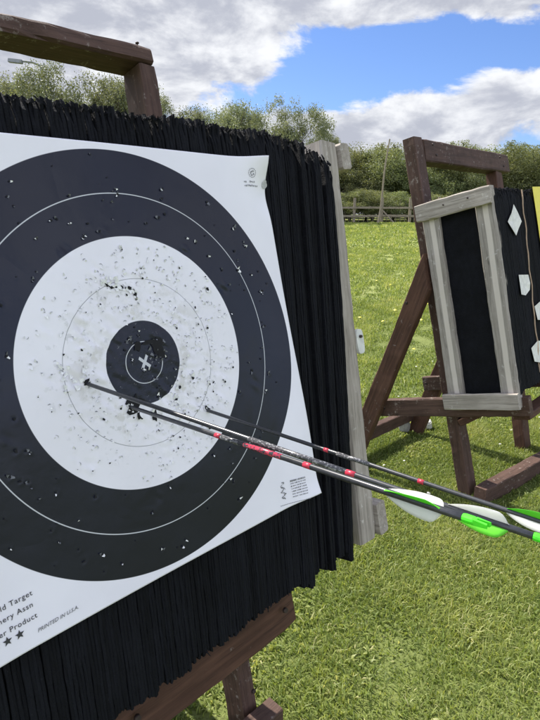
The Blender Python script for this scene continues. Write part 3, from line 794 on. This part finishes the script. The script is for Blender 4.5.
# ------------------------------------------------------------------ arrows
CX=Vector((0,0,CAM_H))
def arrow(tip,el,fl0,flen,rolls,bands,label,az=45.86,flh=.0088):
    a=R(az);e=R(el); D=Vector((math.sin(a)*math.cos(e),-math.cos(a)*math.cos(e),math.sin(e)))
    X=D; Z=(Vector((0,0,1))-X*X.z).normalized(); Y=Z.cross(X)
    M=Matrix.Identity(4)
    tw=Vector(tip)+CX
    for i in range(3): M[i][0]=X[i];M[i][1]=Y[i];M[i][2]=Z[i];M[i][3]=tw[i]
    o=empty('arrow',M); tag(o,label,'arrow','arrows sticking out of the near target')
    r=.00285; end=fl0+flen+.018
    link('shaft',tube_mesh(-.06,end,r,r,18,24),M_CARBON,o)
    for (s0,s1,mat,nm) in bands: link(nm,tube_mesh(s0,s1,r+.00015,r+.00015,18),mat,o)
    # nock: collar, body, slot ears
    bm=bmesh.new()
    def ringat(x,rr): return [bm.verts.new((x,rr*math.cos(6.283*k/12),rr*math.sin(6.283*k/12))) for k in range(12)]
    prev=None
    for x,rr in ((end,.0031),(end+.002,.0034),(end+.008,.0033),(end+.011,.0026)):
        rg=ringat(x,rr)
        if prev: 
            for k in range(12): bm.faces.new((prev[k],prev[(k+1)%12],rg[(k+1)%12],rg[k]))
        else: bm.faces.new(rg[::-1])
        prev=rg
    bm.faces.new(prev)
    for sgn in (-1,1):
        pr=[(end+.009,.0006,.0022),(end+.019,.0013,.0018),(end+.0195,.0030,.0014),(end+.009,.0030,.0022)]
        va=[bm.verts.new((x,sgn*y,z)) for x,y,z in pr]; vb=[bm.verts.new((x,sgn*y,-z)) for x,y,z in pr]
        bm.faces.new(va);bm.faces.new(vb[::-1])
        for k in range(4): bm.faces.new((va[k],va[(k+1)%4],vb[(k+1)%4],vb[k]))
    bmesh.ops.recalc_face_normals(bm,faces=bm.faces)
    me=bpy.data.meshes.new('mesh'); bm.to_mesh(me); bm.free(); link('nock',me,M_NOCK,o)
    # viewer-facing direction at the fletching gives the roll reference
    ref=CX-(tw+X*(fl0+flen*.5)); ref=ref-X*ref.dot(X); ref.normalize(); upv=X.cross(ref)
    if upv.z<0: upv=-upv
    for ang,mat in rolls:
        d=ref*math.cos(R(ang))+upv*math.sin(R(ang)); dl=Vector((0,d.dot(Y),d.dot(Z))); sl=Vector((1,0,0)).cross(dl)
        N=18; V=[];Fc=[]
        for side in (-1,1):
            for i in range(N+1):
                t=i/N; hgt=flh*(math.sin(min(t/.72,1)*math.pi/2)**.85)*(1 if t<.80 else max(.02,1-((t-.80)/.20)**2.2))
                tw_=.0012*math.sin(t*3.1)
                for j in range(4):
                    q=j/3; th=.00045*(1-.6*q)
                    p=Vector((fl0+flen*t,0,0))+dl*(r*.96+hgt*q)+sl*(side*th+tw_*q+.0015*q*q); V.append(p)
        off=(N+1)*4
        for i in range(N):
            for j in range(3):
                a0=i*4+j; Fc.append((a0,a0+1,a0+5,a0+4)); b0=a0+off; Fc.append((b0,b0+4,b0+5,b0+1))
            a0=i*4+3; Fc.append((a0,a0+off,a0+off+4,a0+4))
        me=mesh_from(V,Fc,True); link('vane',me,mat,o)
    return o
arrow((-.271,.748,-.234),-.25,.542,.049,((62,M_VANE_W),(-62,M_VANE_G),(182,M_VANE_W)),
      ((.320,.442,M_SILVER,'printed_label'),(.443,.453,M_RED,'red_band')),
      'carbon arrow with its point in the white left of the black spot',az=45.86+5)
arrow((-.219,.786,-.284),7.6,.504,.052,((28,M_VANE_G),(148,M_VANE_W),(268,M_VANE_W)),
      ((.249,.260,M_RED,'red_band'),(.262,.297,M_SILVER,'printed_label'),(.308,.372,M_LETTER,'lettered_band'),(.405,.415,M_RED,'red_band')),
      'lowest carbon arrow, entering at the torn lower edge of the black spot',az=45.86-7)
arrow((-.117,.878,-.322),.7,.512,.049,((60,M_VANE_G),(-60,M_VANE_W),(180,M_VANE_W)),
      ((.261,.269,M_RED,'red_band'),(.283,.336,M_SILVER,'printed_label'),(.405,.413,M_RED,'red_band')),
      'uppermost carbon arrow, its point in the white right of the spot',az=45.86+2)

# ------------------------------------------------------------------ fence, pole, lamp
FY=30.0; fz=float(H(0,FY))
def fence(x0,x1,step,label):
    o=empty('wooden_fence',Matrix.Translation(((x0+x1)/2,FY,fz))); tag(o,label,'fence')
    hw=(x1-x0)/2; x=-hw; k=0
    while x<=hw+.01:
        hh=1.32+random.uniform(-.06,.06)
        beam('post',(x,0,-.2),(x+random.uniform(-.02,.02),0,hh),.13,.12,M_FENCE,o,hint=(0,1,0),seed=k,rough=.004)
        if k%3==1: beam('brace',(x+.05,-.06,.62),(x+.62,-.35,-.02),.07,.07,M_FENCE,o,hint=(0,1,0),seed=k+300)
        x+=step;k+=1
    for z,hh in ((.80,.10),(.37,.10)):
        x=-hw
        while x<hw-.1:
            l=min(step*2,hw-x); beam('rail',(x,-.095,z+random.uniform(-.02,.02)),(x+l-.01,-.095,z+random.uniform(-.02,.02)),.05,hh,M_FENCE,o,seed=int(x*10)+900,rough=.004); x+=step*2
    return o
fence(-9.0,18.0,1.5,'low timber post and rail fence along the far side of the field')
V=[];Fc=[]
o=empty('picket_fence',Matrix.Translation((4.5,FY+1.6,fz))); tag(o,'pale thin paling fence standing right behind the post and rail fence','fence')
x=-13.0
while x<13.5:
    h=1.22+random.uniform(-.05,.05); limb(V,Fc,(x,0,-.1),(x+random.uniform(-.02,.02),0,h),.022,.018,5); x+=.26
link('palings',mesh_from(V,Fc),M_FENCE,o)
V=[];Fc=[]
for z in (1.0,.3): limb(V,Fc,(-13,.03,z),(13.5,.03,z),.02,.02,5)
link('wire',mesh_from(V,Fc),M_FENCE,o)
V=[];Fc=[]
pb=Vector((0,0,-.1)); pt=Vector((.38,.1,4.15)); prev=pb
for i in range(1,9):
    q=pb.lerp(pt,i/8)+Vector((.03*math.sin(i*.9),0,0)); limb(V,Fc,prev,q,.062-.003*i,.062-.003*(i+1),8); prev=q
po=link('pole',mesh_from(V,Fc),M_FENCE,None,Matrix.Translation((5.66,29.2,float(H(0,29.2))))); tag(po,'tall bleached wooden pole leaning slightly in front of the far fence','pole')

lp=empty('street_lamp',Matrix.Translation((-14.55,38,.12))); tag(lp,'grey street lamp with a single arm rising above the left trees','street lamp')
V=[];Fc=[]; limb(V,Fc,(0,0,-.2),(0,0,5),.11,.08,10); limb(V,Fc,(0,0,5),(0,0,10.45),.11,.09,10); link('column',mesh_from(V,Fc),M_LAMP,lp)
V=[];Fc=[]; limb(V,Fc,(0,0,10.4),(-.5,0,10.6),.075,.07,8); limb(V,Fc,(-.5,0,10.6),(-1.2,0,10.68),.07,.06,8); link('arm',mesh_from(V,Fc),M_LAMP,lp)
bm=bmesh.new(); bmesh.ops.create_cube(bm,size=1)
for v in bm.verts: v.co=Vector((v.co.x*.9,v.co.y*.3*(1 if v.co.z<0 else .6),v.co.z*.24))
bmesh.ops.bevel(bm,geom=bm.edges[:],offset=.03,segments=2,affect='EDGES'); me=bpy.data.meshes.new('mesh'); bm.to_mesh(me); bm.free()
link('lamp_head',me,M_LAMP,lp,Matrix.Translation((-1.6,0,10.68)) @ Matrix.Rotation(R(6),4,'Y'))

# ------------------------------------------------------------------ trees
def leaf_cards(P, size, rnd, upbias=.0):
    n=len(P); d=RNG.normal(0,1,(n,3)); d[:,2]+=upbias; d/=np.linalg.norm(d,axis=1)[:,None]
    e=RNG.normal(0,1,(n,3)); e-=d*(e*d).sum(1)[:,None]; e/=np.linalg.norm(e,axis=1)[:,None]
    s=size*RNG.uniform(.6,1.4,n); L=(d*s[:,None]); W=(e*(s*.42)[:,None])
    V=np.stack([P-L*.5,P+W*.5,P+L*.5,P-W*.5],1).reshape(-1,3)
    q=np.arange(4*n)
    return mesh_arrays(V,q,np.arange(n)*4,np.full(n,4),np.repeat(rnd,4))
def tree_meshes(seed, height, radius, base, nclump, per, leaf, airy):
    r=np.random.default_rng(seed)
    cz=base+(height-base)*.5
    C=[]
    lobes=[(r.normal(0,radius*.42),r.normal(0,radius*.42),r.uniform(.35,.86)*height,r.uniform(.38,.62)*radius) for _ in range(9)]
    lobes.append((0,0,height*.6,radius*.7))
    while len(C)<nclump:
        lx,ly,lz,lr=lobes[r.integers(len(lobes))]
        d=r.normal(0,1,3); d/=np.linalg.norm(d); q=lr*r.uniform(.55,1.05); p=np.array([lx,ly,lz])+d*q*np.array([1,1,.95])
        if base*.6<p[2]<height: C.append(p)
    C=np.array(C); pts=[];rn=[]
    for c in C:
        k=int(per*r.uniform(.5,1.5)); s=r.uniform(.15,.28)*radius*.55
        off=np.clip(r.normal(0,1,(k,3)),-1.45,1.45)*s*np.array([.9,.9,.75])
        if airy: off[:,2]+=np.minimum(np.abs(r.normal(0,s*.7,k)),s*1.3)
        pts.append(c+off); tone=np.clip(r.normal(.48,.16),.1,.9); rn.append(np.clip(tone+r.normal(0,.13,k),0,1))
    sp=int(nclump*.5)           # fine sprays that fray the outline
    for c in C[np.argsort(-C[:,2]+r.normal(0,.8,len(C)))[:sp]]:
        k=26; t=np.linspace(-.4,1,k); d=r.normal(0,.35,3); d[2]=1; l=r.uniform(.15,.38)*(1.2 if airy else .7)
        pts.append(c+d*(t*l)[:,None]+r.normal(0,.022,(k,3))); rn.append(np.clip(r.normal(.55,.15,k),0,1))
    P=np.concatenate(pts);A=np.concatenate(rn); P[:,2]=np.maximum(P[:,2],.1)
    crown=leaf_cards(P,leaf,A,.4)
    V=[];Fc=[]; lean=(r.normal(0,.1),r.normal(0,.1))
    prev=Vector((0,0,-.2)); n=6; rad=height*.022
    for i in range(1,n+1):
        q=Vector((lean[0]*i+r.normal(0,.05),lean[1]*i+r.normal(0,.05),height*.82*i/n)); limb(V,Fc,prev,q,rad*(1-.13*(i-1)),rad*(1-.13*i),8); prev=q
    for c in C[r.permutation(len(C))[:26]]:
        z0=min(c[2]*.7,height*.7); a=Vector((lean[0]*6*z0/(height*.82),lean[1]*6*z0/(height*.82),z0)); m=a.lerp(Vector(c),.5)+Vector((0,0,-.05*height*.3)); limb(V,Fc,a,m,rad*.38,rad*.24,5); limb(V,Fc,m,c,rad*.24,rad*.08,5)
    return crown, mesh_from(V,Fc,True)
AIRY=[tree_meshes(s,7.0,2.3,1.0,215,200,.10,True) for s in (101,102,103)]
DENSE=[tree_meshes(s,5.0,2.4,.25,230,150,.11,False) for s in (201,202,203,204)]
for c,t_ in AIRY: c.materials.append(M_LEAF); t_.materials.append(M_BARK)
for c,t_ in DENSE: c.materials.append(M_LEAFD); t_.materials.append(M_BARK)
def place_tree(name,variants,k,px,y,top_px,h0,label,group,wid=1.0):
    rz=y*math.tan(math.atan((360-top_px)/540)-R(15)); x=(px-270)/540*(y*.9659-rz*.75*.2588); z=float(H(x,y)); top=CAM_H+rz
    s=(top-z)/h0
    M=Matrix.Translation((x,y,z-.05)) @ Matrix.Rotation(random.uniform(0,6.28),4,'Z') @ Matrix.Diagonal((s*wid,s*wid,s,1))
    o=empty(name,M); tag(o,label,'tree',group)
    c,t_=variants[k%len(variants)]
    for nm,me in (('crown',c),('trunk',t_)):
        ch=bpy.data.objects.new(nm,me); col.objects.link(ch); ch.parent=o
    return o
GL='pale feathery trees behind the near butt'
for k,(px,y,tp,w,lab) in enumerate((
    (-40,34,84,1.1,'pale feathery tree out beyond the left picture edge'),
    (12,33,90,1.0,'pale feathery tree at the far left, under the street lamp arm'),
    (58,31,76,.95,'tallest pale tree to the right of the street lamp column'),
    (108,32,80,1.0,'pale rounded tree showing left of the near stand post, below the top bar'),
    (152,36,100,.9,'pale tree mostly hidden behind the near stand post'),
    (192,35,117,1.0,'low pale tree just right of the near stand post'),
    (232,33,106,1.0,'pale tree whose top shows above the middle of the ragged foam edge'),
    (282,31,106,.95,'dark tipped feathery tree above the right corner of the near butt'),
    (318,37,136,.9,'small pale tree beside the grey post of the near butt'))):
    place_tree('feathery_tree',AIRY,k,px,y,tp-2,6.7,lab,GL,w)
GR='dense trees of the belt behind the far fence'
spots=[(330,35,158),(352,37,152),(374,36,148),(396,38,153),(416,36,158),(436,37,150),(458,39,152),(480,36,156),(502,38,150),(521,36,146),(544,37,150),(566,38,146),(590,37,150)]
names=['first dense green tree right of the near butt grey post','dense green tree left of the leaning pole','dense green tree directly behind the leaning pole','dense green tree right of the leaning pole',
 'dense green tree by the left post of the far stand','dense green tree seen under the left end of the far top bar','dense green tree behind the left half of the far top bar','dense green tree behind the middle of the far top bar','dense green tree behind the right end of the far top bar',
 'tall dense tree just right of the far top bar','dense tree at the right picture edge above the yellow paper','first dense tree beyond the right picture edge','second dense tree beyond the right picture edge']
for k,(px,y,tp) in enumerate(spots): place_tree('hedgerow_tree',DENSE,k,px,y,tp-2+random.uniform(-4,4),4.95,names[k],GR,random.uniform(.95,1.2))
# second, further row that closes the gaps
for k in range(22):
    px=-70+k*32+random.uniform(-6,6); place_tree('hedgerow_tree',DENSE,k+2,px,random.uniform(43,48),random.uniform(150,163) if px>310 else random.uniform(128,150),5.35,'dense green tree in the back row, showing only through gaps of the trees before it','trees of the back row',1.25)
# bushes along the foot of the fence
for k in range(20):
    px=300+k*16+random.uniform(-4,4); place_tree('bush',DENSE,k+1,px,random.uniform(32.6,33.6),random.uniform(188,197),5.35,'low dark green bush growing behind the far paling fence','bushes behind the far fence',2.1)['category']='bush'

# ------------------------------------------------------------------ light
EL=R(52); AZ=R(-46)            # azimuth from +Y towards +X : the sun stands behind the butts, to the left
S=Vector((math.sin(AZ)*math.cos(EL),math.cos(AZ)*math.cos(EL),math.sin(EL)))
sun=bpy.data.lights.new('sun','SUN'); sun.energy=5.0; sun.angle=R(.9); sun.color=(1,.95,.87)
so=bpy.data.objects.new('sun',sun); col.objects.link(so); so.rotation_euler=S.to_track_quat('Z','Y').to_euler(); so.location=(0,0,20)

w=bpy.data.worlds.new('World'); scene.world=w; w.use_nodes=True
t=NT(w.node_tree); bg=w.node_tree.nodes['Background']
sky=t.n('ShaderNodeTexSky',sky_type='NISHITA'); sky.sun_disc=False; sky.sun_elevation=EL; sky.sun_rotation=AZ % (2*math.pi)
sky.air_density=1.0; sky.dust_density=.4; sky.ozone_density=3.0; sky.altitude=50
d=t.n('ShaderNodeTexCoord').outputs['Generated']
sp=t.n('ShaderNodeSeparateXYZ'); t.set(sp,0,d); dx,dy,dz=sp.outputs[0],sp.outputs[1],sp.outputs[2]
az=t.m('ARCTAN2',dx,dy); hyp=t.m('SQRT',t.m('ADD',t.m('MULTIPLY',dx,dx),t.m('MULTIPLY',dy,dy))); el=t.m('DIVIDE',dz,t.m('MAXIMUM',hyp,.02))
dv=t.vm('MULTIPLY',d,(1,1,2.1))
dv=t.vm('ADD',dv,(3.7,1.3,.6))
n1=t.noise(dv,6.6,10,.60,.25)
dv2=t.vm('ADD',dv,(-.020,.012,.060))
n2=t.noise(dv2,6.6,8,.58,.25)
big=t.noise(dv,2.0,3,.5)
def gauss(a0,e0,ra,re,amp):
    q=t.m('ADD',t.m('POWER',t.m('DIVIDE',t.m('SUBTRACT',az,a0),ra),2.0),t.m('POWER',t.m('DIVIDE',t.m('SUBTRACT',el,e0),re),2.0))
    return t.m('MULTIPLY',t.m('POWER',2.71828,t.m('MULTIPLY',q,-1.0)),amp)
cov=t.m('ADD',n1,.06)
for g in ((.17,.250,.19,.050,-.30),(.04,.195,.10,.038,-.22),(.28,.262,.14,.040,-.16),      # the blue opening
          (.34,.165,.20,.045,.16),(.12,.130,.26,.036,.26),(.42,.20,.10,.04,.10),            # cloud bank along the trees
          (-.34,.27,.24,.12,.20),(-.10,.26,.12,.10,.16),(.30,.345,.40,.050,.30),             # grey mass upper left and along the top
          (-.12,.165,.07,.02,-.14)):
    cov=t.m('ADD',cov,gauss(*g))
dens=t.sstep(cov,.485,.615)
lit=t.m('ADD',.52,t.m('MULTIPLY',t.m('SUBTRACT',n1,n2),3.2))
lit=t.m('ADD',lit,t.m('MULTIPLY',t.m('SUBTRACT',.62,cov),1.1))
lit=t.m('ADD',lit,t.m('MULTIPLY',t.m('SUBTRACT',big,.5),-.5))
lit=t.m('ADD',lit,gauss(.30,.20,.16,.03,.18)); lit=t.m('ADD',lit,gauss(-.13,.20,.09,.05,.22)); lit=t.m('ADD',lit,gauss(-.30,.30,.2,.07,-.10))
lit=t.sstep(lit,.05,.95)
cl=t.mix(lit,(2.9,3.05,3.55),(5.5,5.6,5.8))
# front-lit clouds opposite the sun, unseen, boosted to brighten the shaded paper
back=t.sstep(t.m('MULTIPLY',dy,-1.0),-.35,.55)
cl=t.mix(back,cl,t.mix(1.0,cl,(2.35,2.38,2.5),'MULTIPLY'))
tint=t.mix(1.0,sky.outputs[0],(.58,.67,.90),'MULTIPLY')
t.set(bg,'Color',t.mix(dens,tint,cl)); t.set(bg,'Strength',.10)

# ------------------------------------------------------------------ camera
cam=bpy.data.cameras.new('camera'); co_=bpy.data.objects.new('camera',cam); col.objects.link(co_)
cam.sensor_fit='VERTICAL'; cam.sensor_height=24; cam.lens=24/2/math.tan(math.atan(360/540)); cam.clip_start=.02; cam.clip_end=2500
co_.location=(0,0,CAM_H); co_.rotation_euler=(R(75),0,0); scene.camera=co_
scene.view_settings.view_transform='Standard'; scene.view_settings.look='None'; scene.view_settings.exposure=.85; scene.view_settings.gamma=1.0
scene.view_settings.use_curve_mapping=False
scene.render.resolution_x=768; scene.render.resolution_y=1024
